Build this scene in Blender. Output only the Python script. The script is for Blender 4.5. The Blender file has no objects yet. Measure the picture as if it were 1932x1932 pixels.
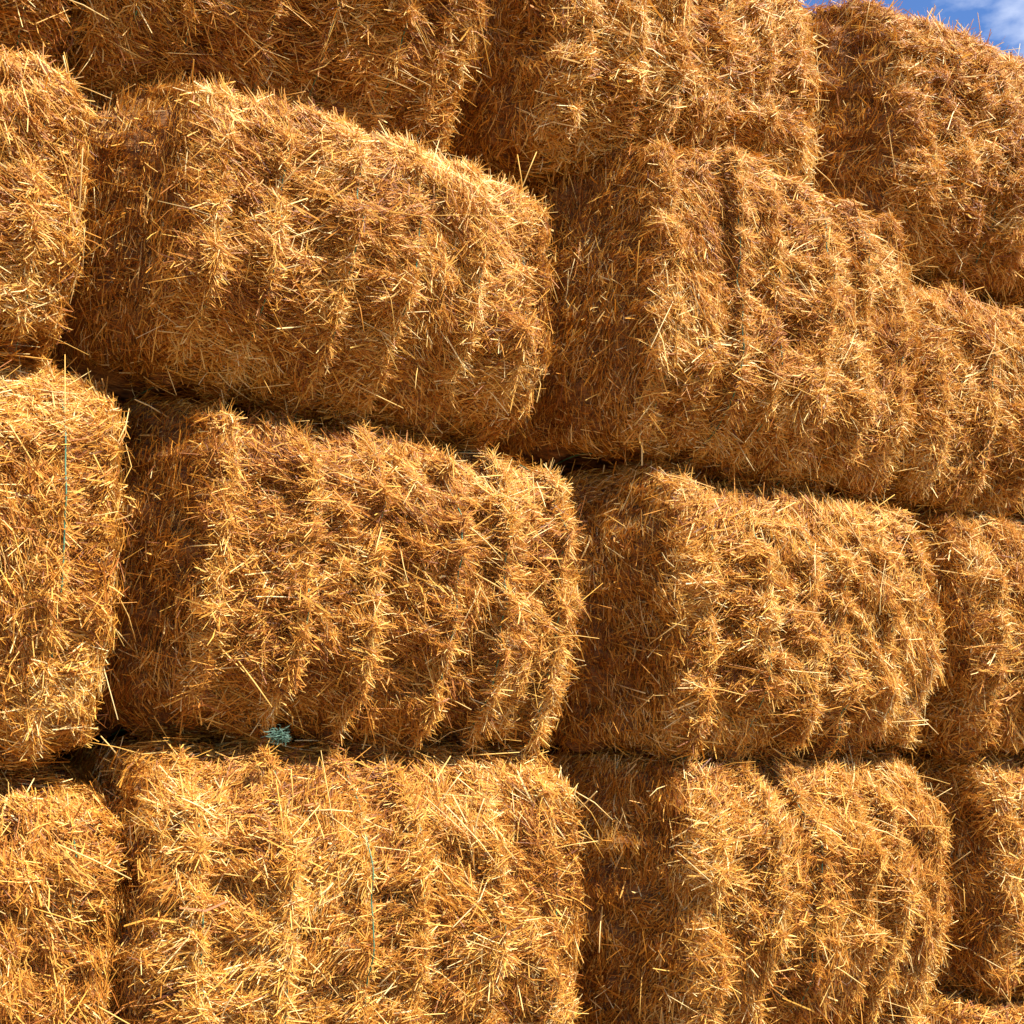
import bpy, math, random
import numpy as np
from mathutils import Vector, Matrix

# ------------------------------------------------------------------ camera
sc = bpy.context.scene
COL = sc.collection
EYE = 1.74
PITCH = math.atan(464 / 2400)
cd = bpy.data.cameras.new('camera')
cam = bpy.data.objects.new('camera', cd)
COL.objects.link(cam)
cam.location = (0, 0, EYE)
cam.rotation_euler = (math.pi / 2 + PITCH, 0, 0)
cd.sensor_width = 36
cd.lens = 36 * 2400 / 1932
cd.clip_start = 0.05
cd.clip_end = 5000
sc.camera = cam
sc.render.resolution_x = 1024
sc.render.resolution_y = 1024

# wall frame: D runs along the stack (receding to the right), N points out of it
TH = math.radians(58.8)
D = Vector((math.sin(TH), math.cos(TH), 0))
N = Vector((math.cos(TH), -math.sin(TH), 0))
P0 = Vector((-1.18, 2.93, 0))
WALL_ROT = math.atan2(D.y, D.x)

# ------------------------------------------------------------------ light
SUN = (D * 0.36 + N * 0.58 + Vector((0, 0, 0.92))).normalized()
el = math.asin(SUN.z)
az = math.atan2(SUN.x, SUN.y)
ld = bpy.data.lights.new('sun', 'SUN')
ld.energy = 5.0
ld.angle = math.radians(0.5)
ld.color = (1.0, 0.95, 0.86)
sun = bpy.data.objects.new('sun', ld)
COL.objects.link(sun)
sun.rotation_euler = SUN.to_track_quat('Z', 'Y').to_euler()
sun.location = (0, 0, 20)

w = bpy.data.worlds.new('World')
sc.world = w
w.use_nodes = True
nt = w.node_tree
nt.nodes.clear()
out = nt.nodes.new('ShaderNodeOutputWorld')
bg = nt.nodes.new('ShaderNodeBackground')
bg.inputs['Strength'].default_value = 0.06
sky = nt.nodes.new('ShaderNodeTexSky')
sky.sky_type = 'NISHITA'
sky.sun_disc = False
sky.sun_elevation = el
sky.sun_rotation = az
sky.dust_density = 0.0
sky.ozone_density = 6.0
tc = nt.nodes.new('ShaderNodeTexCoord')
mp = nt.nodes.new('ShaderNodeMapping')
mp.inputs['Scale'].default_value = (1, 1, 2.2)
mp.inputs['Location'].default_value = (0.82, 0.1, 0.5)
ns = nt.nodes.new('ShaderNodeTexNoise')
ns.inputs['Scale'].default_value = 2.6
ns.inputs['Detail'].default_value = 8
ns.inputs['Roughness'].default_value = 0.55
rp = nt.nodes.new('ShaderNodeValToRGB')
rp.color_ramp.elements[0].position = 0.54
rp.color_ramp.elements[1].position = 0.68
mx = nt.nodes.new('ShaderNodeMixRGB')
mx.inputs['Color2'].default_value = (10.5, 10.7, 11.2, 1)
L = nt.links.new
L(tc.outputs['Generated'], mp.inputs['Vector'])
L(mp.outputs['Vector'], ns.inputs['Vector'])
L(ns.outputs['Fac'], rp.inputs['Fac'])
L(rp.outputs['Color'], mx.inputs['Fac'])
hs = nt.nodes.new('ShaderNodeHueSaturation')
hs.inputs['Saturation'].default_value = 1.10
hs.inputs['Value'].default_value = 1.25
hs.inputs['Hue'].default_value = 0.507
L(sky.outputs['Color'], hs.inputs['Color'])
L(hs.outputs['Color'], mx.inputs['Color1'])
L(mx.outputs['Color'], bg.inputs['Color'])
L(bg.outputs['Background'], out.inputs['Surface'])

sc.view_settings.view_transform = 'Standard'
sc.view_settings.look = 'None'
sc.view_settings.exposure = 1.38
sc.view_settings.gamma = 1
sc.cycles.max_bounces = 8
sc.cycles.diffuse_bounces = 4
sc.cycles.glossy_bounces = 2
sc.cycles.transmission_bounces = 4


# ------------------------------------------------------------------ materials
def ramp(nd, stops):
    cr = nd.color_ramp
    while len(cr.elements) < len(stops):
        cr.elements.new(0.5)
    for e, (p, c) in zip(cr.elements, stops):
        e.position = p
        e.color = (*c, 1)


def straw_material():
    m = bpy.data.materials.new('straw')
    m.use_nodes = True
    t = m.node_tree
    b = t.nodes['Principled BSDF']
    l = t.links.new
    at = t.nodes.new('ShaderNodeAttribute')
    at.attribute_name = 'tint'
    r = t.nodes.new('ShaderNodeValToRGB')
    ramp(r, [(0.0, (0.11, 0.028, 0.004)), (0.27, (0.31, 0.095, 0.009)), (0.54, (0.61, 0.255, 0.028)),
             (0.80, (0.75, 0.440, 0.085)), (1.0, (0.86, 0.66, 0.30))])
    tc = t.nodes.new('ShaderNodeTexCoord')
    n1 = t.nodes.new('ShaderNodeTexNoise')
    n1.inputs['Scale'].default_value = 3.2
    n1.inputs['Detail'].default_value = 3
    ma = t.nodes.new('ShaderNodeMath')
    ma.operation = 'MULTIPLY_ADD'
    ma.inputs[1].default_value = 0.55
    ma.inputs[2].default_value = -0.275
    ad = t.nodes.new('ShaderNodeMath')
    ad.operation = 'ADD'
    ad.use_clamp = True
    l(tc.outputs['Object'], n1.inputs['Vector'])
    l(n1.outputs['Fac'], ma.inputs[0])
    l(at.outputs['Fac'], ad.inputs[0])
    l(ma.outputs[0], ad.inputs[1])
    l(ad.outputs[0], r.inputs['Fac'])
    l(r.outputs['Color'], b.inputs['Base Color'])
    b.inputs['Roughness'].default_value = 0.55
    b.inputs['Specular IOR Level'].default_value = 0.30
    tr = t.nodes.new('ShaderNodeBsdfTranslucent')
    l(r.outputs['Color'], tr.inputs['Color'])
    ms = t.nodes.new('ShaderNodeMixShader')
    ms.inputs[0].default_value = 0.20
    l(b.outputs[0], ms.inputs[1])
    l(tr.outputs[0], ms.inputs[2])
    l(ms.outputs[0], t.nodes['Material Output'].inputs['Surface'])
    return m


def core_material():
    m = bpy.data.materials.new('packed_straw')
    m.use_nodes = True
    t = m.node_tree
    b = t.nodes['Principled BSDF']
    l = t.links.new
    tc = t.nodes.new('ShaderNodeTexCoord')
    mp = t.nodes.new('ShaderNodeMapping')
    mp.inputs['Scale'].default_value = (12, 12, 60)
    n1 = t.nodes.new('ShaderNodeTexNoise')
    n1.inputs['Scale'].default_value = 2.0
    n1.inputs['Detail'].default_value = 6
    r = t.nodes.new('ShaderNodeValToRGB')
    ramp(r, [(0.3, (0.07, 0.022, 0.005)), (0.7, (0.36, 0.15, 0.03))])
    bp = t.nodes.new('ShaderNodeBump')
    bp.inputs['Strength'].default_value = 0.9
    bp.inputs['Distance'].default_value = 0.02
    l(tc.outputs['Object'], mp.inputs['Vector'])
    l(mp.outputs['Vector'], n1.inputs['Vector'])
    l(n1.outputs['Fac'], r.inputs['Fac'])
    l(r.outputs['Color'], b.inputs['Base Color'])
    l(n1.outputs['Fac'], bp.inputs['Height'])
    l(bp.outputs['Normal'], b.inputs['Normal'])
    b.inputs['Roughness'].default_value = 0.9
    return m


def simple(name, col, rough=0.5):
    m = bpy.data.materials.new(name)
    m.use_nodes = True
    t = m.node_tree
    b = t.nodes['Principled BSDF']
    n1 = t.nodes.new('ShaderNodeTexNoise')
    n1.inputs['Scale'].default_value = 40
    r = t.nodes.new('ShaderNodeValToRGB')
    ramp(r, [(0.3, tuple(c * 0.7 for c in col)), (0.7, tuple(min(1, c * 1.3) for c in col))])
    t.links.new(n1.outputs['Fac'], r.inputs['Fac'])
    t.links.new(r.outputs['Color'], b.inputs['Base Color'])
    b.inputs['Roughness'].default_value = rough
    return m


M_STRAW = straw_material()
M_CORE = core_material()
M_TWINE = simple('green_twine', (0.05, 0.15, 0.075), 0.5)
M_GROUND = simple('farmyard_soil', (0.22, 0.14, 0.07), 0.95)


# ------------------------------------------------------------------ noise
def _h(ix, iy, iz, seed):
    h = (ix.astype(np.uint32) * np.uint32(374761393) + iy.astype(np.uint32) * np.uint32(668265263)
         + iz.astype(np.uint32) * np.uint32(2147483647) + np.uint32(seed * 144665 + 77))
    h = (h ^ (h >> np.uint32(13))) * np.uint32(1274126177)
    h = (h ^ (h >> np.uint32(16))) * np.uint32(2246822519)
    h = h ^ (h >> np.uint32(13))
    return (h & np.uint32(0xFFFFFF)).astype(np.float64) / 0xFFFFFF


def vnoise(P, scale, seed):
    """smooth value noise in -1..1"""
    Q = P * scale + 1000.0
    I = np.floor(Q).astype(np.int64)
    F = Q - I
    F = F * F * (3 - 2 * F)
    r = 0
    for dx in (0, 1):
        wx = F[:, 0] if dx else 1 - F[:, 0]
        for dy in (0, 1):
            wy = F[:, 1] if dy else 1 - F[:, 1]
            for dz in (0, 1):
                wz = F[:, 2] if dz else 1 - F[:, 2]
                r = r + wx * wy * wz * _h(I[:, 0] + dx, I[:, 1] + dy, I[:, 2] + dz, seed)
    return r * 2 - 1


def unit(v):
    return v / np.maximum(np.linalg.norm(v, axis=1, keepdims=True), 1e-9)


# ------------------------------------------------------------------ bale shape
class Shape:
    """A big square bale: rounded box, w (x) by depth (y, 0 at the face, + into the stack) by h (z, 0 at the base)."""

    def __init__(s, w, h, seed, depth=2.4, r=0.08, lump=1.0, crease=1.0, barrel=0.05, dome=0.10, over=0.0, flare=0.12, tuck=0.10, fine=1.0):
        s.dome, s.over, s.flare, s.tuck = dome, over, flare, tuck
        s.fine = fine
        s.w, s.h, s.depth, s.r, s.seed, s.lump, s.barrel = w, h, depth, r, seed, lump, barrel
        rg = random.Random(seed)
        s.strings = [(-w / 2) + w * (i + 0.5 + rg.uniform(-.16, .16)) / 6 for i in range(6)]
        s.camp = [crease * rg.uniform(0.036, 0.060) * (.6 if _ in (0, 5) else 1) for _ in range(6)]
        s.slope = [rg.choice((1, 1, 1, 1, 1, 1, -1)) for _ in range(6)]
        s.drift = [rg.uniform(-.02, .02) for _ in range(6)]

    def sx(s, i, z):
        return s.strings[i] + s.drift[i] * np.sin(z * 5 + i * 2 + s.seed) * 0.5

    def surf(s, P):
        """points on the plain box -> points on the shaped surface and its outward direction"""
        H = np.array([s.w / 2, s.depth / 2, s.h / 2])
        C = np.array([0, s.depth / 2, s.h / 2])
        q = P - C
        inner = np.clip(q, -(H - s.r), H - s.r)
        # round top and bottom more than the sides
        n = unit(q - inner)
        pos = C + inner + n * s.r
        # barrel: the pressed face swells at mid height and mid width
        fx = np.clip(1 - (q[:, 0] / H[0]) ** 2, 0, 1)
        fz = np.clip(1 - (q[:, 2] / H[2]) ** 2, 0, 1)
        fr = np.clip(-n[:, 1], 0, 1)
        side = np.abs(n[:, 0])
        tb = np.abs(n[:, 2])
        d = s.barrel * (fx * fz * 1.2 - .35) * fr + 0.03 * (fz - .4) * side + 0.02 * fx * tb
        # creases under the strings, each a ridge that drops on one side
        cr = np.zeros(len(P))
        m = np.clip(1 - side * 1.6, 0, 1)
        mod = 0.95 + 0.35 * vnoise(pos, 2.5, s.seed + 5)
        for i in range(6):
            dx = (pos[:, 0] - s.sx(i, pos[:, 2])) * s.slope[i]
            g = np.exp(-(dx / 0.020) ** 2) * 0.35 + np.where(dx > 0, -np.clip(dx / .012, 0, 1) * np.exp(-dx / 0.06), 0.30 * np.exp(dx / 0.04))
            cr += s.camp[i] * g
        cr = np.clip(cr, -.040, .03)
        d = d + cr * m * mod
        Q = pos * np.array([1.0, 1.0, 1.3])
        d = d + s.lump * (0.020 * vnoise(Q, 4.0, s.seed) + 0.022 * vnoise(Q, 9.0, s.seed + 1)
                          + 0.024 * vnoise(Q, 20.0, s.seed + 2) + 0.013 * vnoise(Q, 45.0, s.seed + 3))
        out = pos + n * d[:, None]
        # the top edge of the face is worn round and leans back, the bottom edge tucks in a little
        zt = np.clip((q[:, 2] / H[2] - .25) / .75, 0, 1)
        zb = np.clip((-q[:, 2] / H[2] - .35) / .65, 0, 1)
        fy = np.clip(1 - P[:, 1] / .7, 0, 1)
        out[:, 1] += (s.dome * 1.25 * zt ** 2.4 + s.tuck * zb ** 2) * fy - s.over * (pos[:, 2] / s.h) * fy
        ft = np.clip(1 - P[:, 1] / .45, 0, 1)
        out[:, 2] -= s.dome * .30 * zt ** 3 * ft ** 1.5
        # the flank spreads out again behind the tightly tied face
        yy = np.clip((P[:, 1] - .02) / .40, 0, 1)
        out[:, 0] -= s.flare * yy * yy * (3 - 2 * yy) * np.clip(-q[:, 0] / H[0] * 4 - 3, 0, 1)
        n = n + np.stack([n[:, 0] * 0, n[:, 1] * 0, s.dome * 3 * zt * np.clip(-n[:, 1], 0, 1)], 1)
        return out, unit(n)

    def face_points(s, face, U, V):
        """U,V in 0..1; V runs inwards on the four sides"""
        w, h = s.w, s.h
        z = np.zeros_like(U)
        if face == 'front':
            return np.stack([(U - .5) * w, z, V * h], 1)
        if face == 'left':
            return np.stack([z - w / 2, V, U * h], 1)
        if face == 'right':
            return np.stack([z + w / 2, V, U * h], 1)
        if face == 'top':
            return np.stack([(U - .5) * w, V, z + h], 1)
        if face == 'bottom':
            return np.stack([(U - .5) * w, V, z], 1)
        if face == 'back':
            return np.stack([(U - .5) * w, z + s.depth, V * h], 1)


def grid(shape, face, nu, nv, vmax):
    u = np.linspace(0, 1, nu + 1)
    v = np.linspace(0, 1, nv + 1) * vmax
    U, V = np.meshgrid(u, v)
    P = shape.face_points(face, U.ravel(), V.ravel())
    S, n = shape.surf(P)
    S = S - n * 0.012
    i = np.arange(nu)[None, :] + np.arange(nv)[:, None] * (nu + 1)
    i = i.ravel()
    F = np.stack([i, i + 1, i + nu + 2, i + nu + 1], 1)
    return S, F


def straws(shape, rg, face, n, vmax, long=1.0, stick=0.10, vmin=0.0, bias=0.0, tmean=.5):
    """ribbons of straw lying on one face: returns verts, quads, tint"""
    U = rg.random(n)
    V = vmin + (vmax - vmin) * rg.random(n)
    P = shape.face_points(face, U, V)
    S, nn = shape.surf(P)
    # tangent basis: t0 along the width (or depth), t1 the other way
    ref = np.tile(np.array([0, 0, 1.0]), (n, 1)) if face in ('front', 'left', 'right', 'back') else np.tile(np.array([0, -1.0, 0]), (n, 1))
    a = unit(np.cross(ref, nn))
    b = np.cross(nn, a)
    ang = bias + 1.5 * vnoise(S, 5.0, shape.seed + 21) + 0.8 * vnoise(S, 14.0, shape.seed + 22) + rg.normal(0, 0.55, n)
    wild = rg.random(n) < 0.15
    ang = np.where(wild, rg.random(n) * math.pi, ang)
    flip = rg.random(n) < .5
    ang = ang + flip * math.pi
    out = np.abs(rg.normal(0, 0.20, n))
    so = rg.random(n) < stick
    out = np.where(so, 0.35 + rg.random(n) * 0.9, out)
    t = (a * np.cos(ang)[:, None] + b * np.sin(ang)[:, None]) * np.cos(out)[:, None] + nn * np.sin(out)[:, None]
    # gravity pulls the loose ones down a little
    t[:, 2] -= so * 0.25
    t = unit(t)
    L = np.exp(rg.normal(math.log(0.042 * long), 0.55, n))
    L = np.clip(L, 0.015, 0.26)
    L = np.where(so, np.minimum(L, 0.11), L)
    W = np.clip(rg.normal(0.0025, 0.0008, n), 0.0012, 0.0052)
    L, W = L * shape.fine, W * shape.fine
    W = W * np.where(L > .1, 1.15, 1) * np.where(rg.random(n) < .05, 1.9, 1)
    off = rg.normal(-0.002, 0.007, n)
    base = S + nn * off[:, None] - t * (L * np.where(so, .25, .5))[:, None]
    tip = base + t * L[:, None]
    bend = (nn * rg.normal(.3, 1, n)[:, None] + np.cross(t, nn) * rg.normal(0, 1, n)[:, None]) * (L * 0.055)[:, None]
    mid = (base + tip) / 2 + bend
    nw = unit(nn + rg.normal(0, .55, (n, 3)))
    wv = unit(np.cross(t, nw)) * (W / 2)[:, None]
    Vt = np.stack([base - wv * .8, base + wv * .8, mid - wv, mid + wv, tip - wv * .7, tip + wv * .7], 1).reshape(-1, 3)
    i = np.arange(n) * 6
    F = np.concatenate([np.stack([i, i + 1, i + 3, i + 2], 1), np.stack([i + 2, i + 3, i + 5, i + 4], 1)])
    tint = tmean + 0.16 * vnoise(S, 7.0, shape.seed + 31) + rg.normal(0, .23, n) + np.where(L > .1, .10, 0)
    return Vt, F, np.repeat(np.clip(tint, 0, 1), 6)


def stalks(shape, rg, n, faces, lo=0.10, hi=0.34, lift=0.012):
    """long loose hollow stalks, four-sided, some kinked"""
    VV, FF, TT = [], [], []
    k0 = 0
    for _ in range(n):
        face, vmax = faces[rg.integers(len(faces))]
        P = shape.face_points(face, np.array([rg.uniform(.03, .97)]), np.array([rg.uniform(0.02, vmax)]))
        S, nn = shape.surf(P)
        S, nn = S[0], nn[0]
        ref = np.array([0, 0, 1.0]) if face != 'top' else np.array([0, -1.0, 0])
        a = np.cross(ref, nn)
        a /= np.linalg.norm(a) + 1e-9
        b = np.cross(nn, a)
        an = rg.uniform(0, 2 * math.pi)
        if rg.random() < .45:
            an = -0.6 + rg.normal(0, .4)          # a good many slope down to the right
        o = abs(rg.normal(0, .22))
        if rg.random() < .12:
            o = rg.uniform(.4, 1.1)
        t = (a * math.cos(an) + b * math.sin(an)) * math.cos(o) + nn * math.sin(o)
        Ln = lo + (hi - lo) * rg.random() ** 2.2
        if o > .4:
            Ln = min(Ln, .16)
        r = rg.uniform(.0010, .0022)
        kink = rg.normal(0, .07) if rg.random() < .8 else rg.normal(0, .6)
        t2 = t + a * kink + b * rg.normal(0, .08) - nn * abs(rg.normal(0, .12)) + np.array([0, 0, -0.08])
        t2 /= np.linalg.norm(t2)
        c = S + nn * (lift * rg.random())
        f = rg.uniform(.35, .6)
        pts = [c - t * Ln * f, c - t * Ln * f * .5 + nn * .002, c, c + t2 * Ln * (1 - f)]
        if o > .4:
            pts = [c - t * .02, c + t * Ln * .3, c + t * Ln * .55, c + t * Ln * .55 + t2 * Ln * .45]
        s = np.cross(t, nn)
        s /= np.linalg.norm(s) + 1e-9
        e = np.cross(s, t)
        for j, p in enumerate(pts):
            rr = r * (1, 1, .95, .7)[j]
            VV += [p + s * rr, p + e * rr, p - s * rr, p - e * rr]
        for j in range(3):
            for q in range(4):
                x = k0 + j * 4
                FF.append((x + q, x + (q + 1) % 4, x + 4 + (q + 1) % 4, x + 4 + q))
        FF.append((k0 + 3, k0 + 2, k0 + 1, k0))
        FF.append((k0 + 12, k0 + 13, k0 + 14, k0 + 15))
        tt = min(1, max(0, rg.normal(.84, .13)))
        TT += [tt] * 16
        k0 += 16
    return np.array(VV), np.array(FF), np.array(TT)


def make_mesh(name, V, F, tint=None, mats=(), midx=None):
    me = bpy.data.meshes.new(name)
    me.vertices.add(len(V))
    me.vertices.foreach_set('co', np.asarray(V, dtype=np.float32).ravel())
    k = F.shape[1]
    me.loops.add(F.size)
    me.loops.foreach_set('vertex_index', F.astype(np.int32).ravel())
    me.polygons.add(len(F))
    me.polygons.foreach_set('loop_start', np.arange(0, F.size, k, dtype=np.int32))
    me.polygons.foreach_set('loop_total', np.full(len(F), k, dtype=np.int32))
    for m in mats:
        me.materials.append(m)
    if midx is not None:
        me.polygons.foreach_set('material_index', midx.astype(np.int32))
    me.update(calc_edges=True)
    if tint is not None:
        at = me.attributes.new('tint', 'FLOAT', 'POINT')
        at.data.foreach_set('value', tint.astype(np.float32))
    return me


def tube(pts, r, k=6):
    pts = np.asarray(pts)
    n = len(pts)
    t = np.gradient(pts, axis=0)
    t = unit(t)
    s = np.tile(np.array([1.0, 0.02, 0.01]), (n, 1))
    s = unit(s - t * np.sum(s * t, 1, keepdims=True))
    e = np.cross(t, s)
    an = np.arange(k) / k * 2 * math.pi
    V = (pts[:, None, :] + r * (s[:, None, :] * np.cos(an)[None, :, None] + e[:, None, :] * np.sin(an)[None, :, None])).reshape(-1, 3)
    F = []
    for j in range(n - 1):
        for q in range(k):
            F.append((j * k + q, j * k + (q + 1) % k, (j + 1) * k + (q + 1) % k, (j + 1) * k + q))
    return V, np.array(F)


def twine_mesh(shape, i, lift):
    """one string round the length of the bale, closed on itself"""
    h, dp = shape.h, shape.depth
    P = []
    for z in np.linspace(0.0, h, 60): P.append((0, 0, z))
    for y in np.linspace(0.0, dp, 60)[1:]: P.append((0, y, h))
    for z in np.linspace(h, 0, 12)[1:]: P.append((0, dp, z))
    for y in np.linspace(dp, 0.0, 60)[1:]: P.append((0, y, 0))
    P = np.array(P, dtype=float)
    P[:, 0] = shape.sx(i, P[:, 2])
    S, n = shape.surf(P)
    # a taut string bridges the hollows
    K = 5
    A = S.copy()
    for _ in range(4):
        A = (np.roll(A, 1, 0) + A + np.roll(A, -1, 0)) / 3
    zz = P[:, 2] / h
    show = np.clip(np.minimum(zz - .28, .80 - zz) * 9, 0, 1) * (P[:, 1] < .01)
    S = A + n * (lift * show - .005 * (1 - show))[:, None]
    V, F = tube(S, 0.0021)
    return V, F


def bale(label, u0, u1, z0, z1, seed, push=0.0, yaw=0.0, roll=0.0, lean=0.0, dense=1.0, lit_twine=(), group='straw bales stacked in a wall',
         r=0.065, lump=1.0, crease=1.0, barrel=0.05, dome=.11, over=0., flare=.13, tuck=.10, fine=1.0, sides=('left', 'right', 'top', 'bottom'), tuft=None, stick=.06, nstalk=230, tmean=.5, bias=-.25):
    w, h = u1 - u0, z1 - z0
    cr = random.Random(seed * 7)
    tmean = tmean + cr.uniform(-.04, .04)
    sh = Shape(w, h, seed, r=r, lump=lump, crease=crease, barrel=barrel, dome=dome, over=over, flare=flare, tuck=tuck, fine=fine)
    rg = np.random.default_rng(seed)
    root = bpy.data.objects.new('straw_bale', None)
    COL.objects.link(root)
    p = P0 + D * ((u0 + u1) / 2) + N * push
    root.location = (p.x, p.y, z0)
    root.rotation_euler = (math.radians(lean), math.radians(roll), WALL_ROT + math.radians(yaw))
    root['label'] = label
    root['category'] = 'straw bale'
    root['group'] = group
    root.empty_display_size = 0.2
    # packed core
    Vs, Fs, k = [], [], 0
    for face, nu, nv, vm in (('front', 150, 110, h), ('left', 60, 120, sh.depth), ('right', 60, 120, sh.depth),
                             ('top', 90, 120, sh.depth), ('bottom', 90, 120, sh.depth), ('back', 60, 50, h)):
        S, F = grid(sh, face, nu, nv, vm if face not in ('front', 'back') else 1.0)
        Vs.append(S); Fs.append(F + k); k += len(S)
    ncore = k
    nf = sum(len(f) for f in Fs)
    Ts = [np.full(k, .3)]
    jobs = [('front', 56000, 1.0, 0.0, 0.06, stick, bias)]
    if 'left' in sides: jobs.append(('left', 20000, 0.85, 0, 0, stick, 1.2))
    if 'right' in sides: jobs.append(('right', 6000, 0.30, 0, 0, stick, 1.2))
    if 'top' in sides: jobs.append(('top', 13000, 0.40, 0, 0, stick * .6, 0))
    if 'bottom' in sides: jobs.append(('bottom', 8000, 0.30, 0, 0, stick * .6, 0))
    for face, n, vm, vmin, _, stk, bs in jobs:
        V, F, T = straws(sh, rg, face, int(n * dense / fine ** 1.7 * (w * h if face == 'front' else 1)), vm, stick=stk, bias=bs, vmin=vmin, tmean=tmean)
        Vs.append(V); Fs.append(F + k); Ts.append(T); k += len(V)
    # tufts gathered along the strings: short straws standing up out of each crease
    for i in range(6):
        n = int(1400 * dense)
        z = rg.random(n)
        keep = vnoise(np.stack([z * 0 + i, z * 0, z * h], 1), 6.0, seed + 9) > -.35
        z = z[keep]; n = len(z)
        P = np.stack([sh.sx(i, z * h) + rg.normal(0, .008, n) - .012 * sh.slope[i], z * 0, z * h], 1)
        S, nn = sh.surf(P)
        L = rg.uniform(.02, .07, n)
        t = unit(nn * rg.uniform(.02, .45, n)[:, None] + np.stack([rg.normal(-.2 * sh.slope[i], .6, n), rg.normal(0, .1, n), rg.normal(-.1, .75, n)], 1))
        base = S - t * .012 + nn * .002
        tip = base + t * L[:, None]
        mid = (base + tip) / 2 + rg.normal(0, .003, (n, 3))
        wv = unit(np.cross(t, nn + rg.normal(0, .5, (n, 3)))) * (rg.uniform(.0014, .003, n) / 2)[:, None]
        V = np.stack([base - wv, base + wv, mid - wv, mid + wv, tip - wv * .6, tip + wv * .6], 1).reshape(-1, 3)
        q = np.arange(n) * 6
        F = np.concatenate([np.stack([q, q + 1, q + 3, q + 2], 1), np.stack([q + 2, q + 3, q + 5, q + 4], 1)])
        Vs.append(V); Fs.append(F + k); Ts.append(np.repeat(np.clip(rg.normal(.68, .15, n), 0, 1), 6)); k += len(V)
    fs = [('front', 1.0)] * 6 + [('left', .6)] * 2 + [('top', .25), ('bottom', .1), ('right', .12)]
    V, F, T = stalks(sh, rg, nstalk, fs)
    Vs.append(V); Fs.append(F + k); Ts.append(T); k += len(V)
    V = np.concatenate(Vs); F = np.concatenate(Fs); T = np.concatenate(Ts)
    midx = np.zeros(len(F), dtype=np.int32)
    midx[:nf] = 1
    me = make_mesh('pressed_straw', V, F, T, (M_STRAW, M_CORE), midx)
    ob = bpy.data.objects.new('pressed_straw', me)
    COL.objects.link(ob)
    ob.parent = root
    for i in range(6):
        V, F = twine_mesh(sh, i, 0.016 if i in lit_twine else -0.004)
        tm = make_mesh('twine', V, F, None, (M_TWINE,))
        to = bpy.data.objects.new('twine', tm)
        COL.objects.link(to)
        to.parent = root
    if tuft:
        n = 200
        c = np.array(tuft)
        t = unit(rg.normal(0, 1, (n, 3)) * np.array([1.9, .7, .55]))
        L = rg.uniform(.012, .034, n)
        base = c + rg.normal(0, .006, (n, 3))
        tip = base + t * L[:, None] + np.array([0, 0, -.004])
        mid = (base + tip) / 2 + rg.normal(0, .005, (n, 3))
        wv = unit(np.cross(t, rg.normal(0, 1, (n, 3)))) * .0009
        V = np.stack([base - wv, base + wv, mid - wv, mid + wv, tip - wv * .6, tip + wv * .6], 1).reshape(-1, 3)
        q = np.arange(n) * 6
        F = np.concatenate([np.stack([q, q + 1, q + 3, q + 2], 1), np.stack([q + 2, q + 3, q + 5, q + 4], 1)])
        tm = make_mesh('frayed_twine_knot', V, F, None, (simple('faded_green_twine', (0.06, 0.12, 0.08), .7),))
        to = bpy.data.objects.new('frayed_twine_knot', tm)
        COL.objects.link(to)
        to.parent = root
    return root


# ------------------------------------------------------------------ ground
me = bpy.data.meshes.new('ground')
me.from_pydata([(-600, -600, 0), (600, -600, 0), (600, 600, 0), (-600, 600, 0)], [], [(0, 1, 2, 3)])
me.materials.append(M_GROUND)
g = bpy.data.objects.new('ground', me)
COL.objects.link(g)
g['kind'] = 'structure'

# ------------------------------------------------------------------ the stack
# bottom course, almost all of it below the picture
bale('bale of the lowest course, its top edge just showing at the bottom right', 1.96, 3.14, 0.0, 0.90, 11, dense=.8, push=.03)
bale('lowest bale in the bottom right corner, under the smooth brown end', 3.28, 4.50, 0.0, 0.90, 12, dense=.6, push=.03)
# second course
bale('slumped bale in the bottom left corner, lower than the bale on its right', -.92, .33, .86, 1.70, 22, fine=.84, push=-.02, lump=1.5, dome=.13, r=.10)
bale('wide bulging bale at the bottom centre left, thin green string down its middle', .36, 1.60, .86, 1.77, 23, fine=.84, push=.02, barrel=.07, lit_twine=(2,), crease=1.25, flare=.02)
bale('bale at the bottom right with flat bright top and rounded right side', 2.02, 3.14, .90, 1.77, 24, fine=.92, barrel=.07, lump=1.1, crease=1.1, flare=.2)
bale('bale cut by the lower right corner, smooth brown shaded end facing left', 3.43, 4.62, .90, 1.77, 25, dense=.8)
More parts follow.
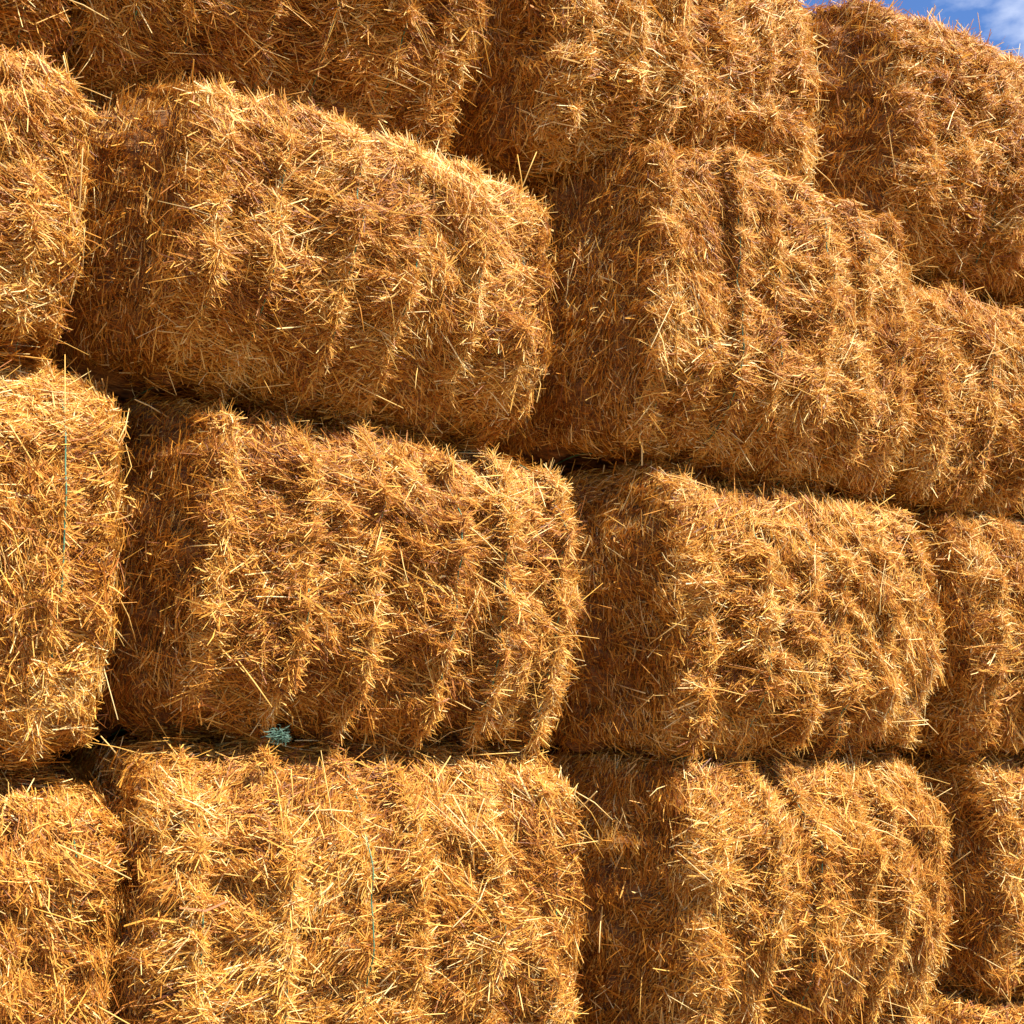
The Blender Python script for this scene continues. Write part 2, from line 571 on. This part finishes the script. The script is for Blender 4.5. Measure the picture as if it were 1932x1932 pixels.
# third course
bale('bale at the left edge with a long green string on its face', -.96, .25, 1.76, 2.77, 31, fine=.84, lit_twine=(5,), push=-.04, dome=.12, crease=1.2)
bale('ragged bale at the centre left, straw drooping over a black gap and green knot', .44, 1.60, 1.81, 2.675, 32, fine=.84, roll=2.6, push=0, lump=1.3, crease=1.3, stick=.09, tuft=(-.345, -.03, -.03), flare=.20, tuck=.13)
bale('bale right of centre with torn hollow middle, under the tall rounded bale', 2.01, 3.17, 1.78, 2.69, 33, fine=.92, lump=1.4, push=0, flare=.2)
bale('bale at the right edge whose face begins beside the torn hollow one', 3.34, 4.56, 1.78, 2.69, 34, push=.03, lump=1.1)
# fourth course
bale('bale at the upper left edge, narrow strip with steep fuzzy right side', -1.12, .10, 2.77, 3.59, 41, fine=.84, push=.0, tmean=.54, dome=.15)
bale('largest domed bale in the upper left half, bright sloping top in full sun', .33, 1.46, 2.735, 3.655, 42, fine=.84, tmean=.53, tuck=.22, roll=3.5, push=.06, barrel=.06, dome=.25, flare=.22)
bale('tall rounded bale right of the centre with a wide shaded flank on its left', 1.89, 3.10, 2.73, 3.77, 43, fine=.92, push=.04, tuck=.19, roll=2, barrel=.05, dome=.03, r=.05, tmean=.54, flare=.2)
bale('bale at the right edge in line with the tall rounded one, almost touching it', 3.17, 4.45, 2.69, 3.60, 44, tmean=.54, push=.0)
# top course
bale('bale in the top left corner of which only the dark underside shows', -1.14, .07, 3.58, 4.5, 51, push=-.2, stick=.12, over=.42, tmean=.42)  # low tmean paints the underside's shade into the straw colour
bale('brown shaded bale at the top left, loose straws hanging over the sunlit dome', .13, 1.27, 3.57, 4.5, 52, fine=.92, roll=2.5, push=-.24, stick=.14, lump=1.3, over=.42, dome=.02, bias=-.5, nstalk=420, tmean=.45)  # straw tinted darker too, deepening the shade of the overhanging face
bale('upright bale at the top centre, sunlit face crossed by vertical bands of straw', 1.58, 2.74, 3.73, 4.77, 53, tmean=.59, tuck=.16, push=-.04, stick=.10, crease=1.2, flare=.2)
bale('shaggy bale under the blue sky at the top right, dark flank on its left', 3.14, 4.45, 3.69, 4.83, 54, push=.0, stick=.14, lump=1.45, crease=.35, tuck=.16, tmean=.54, nstalk=420, dome=.14, flare=.25)
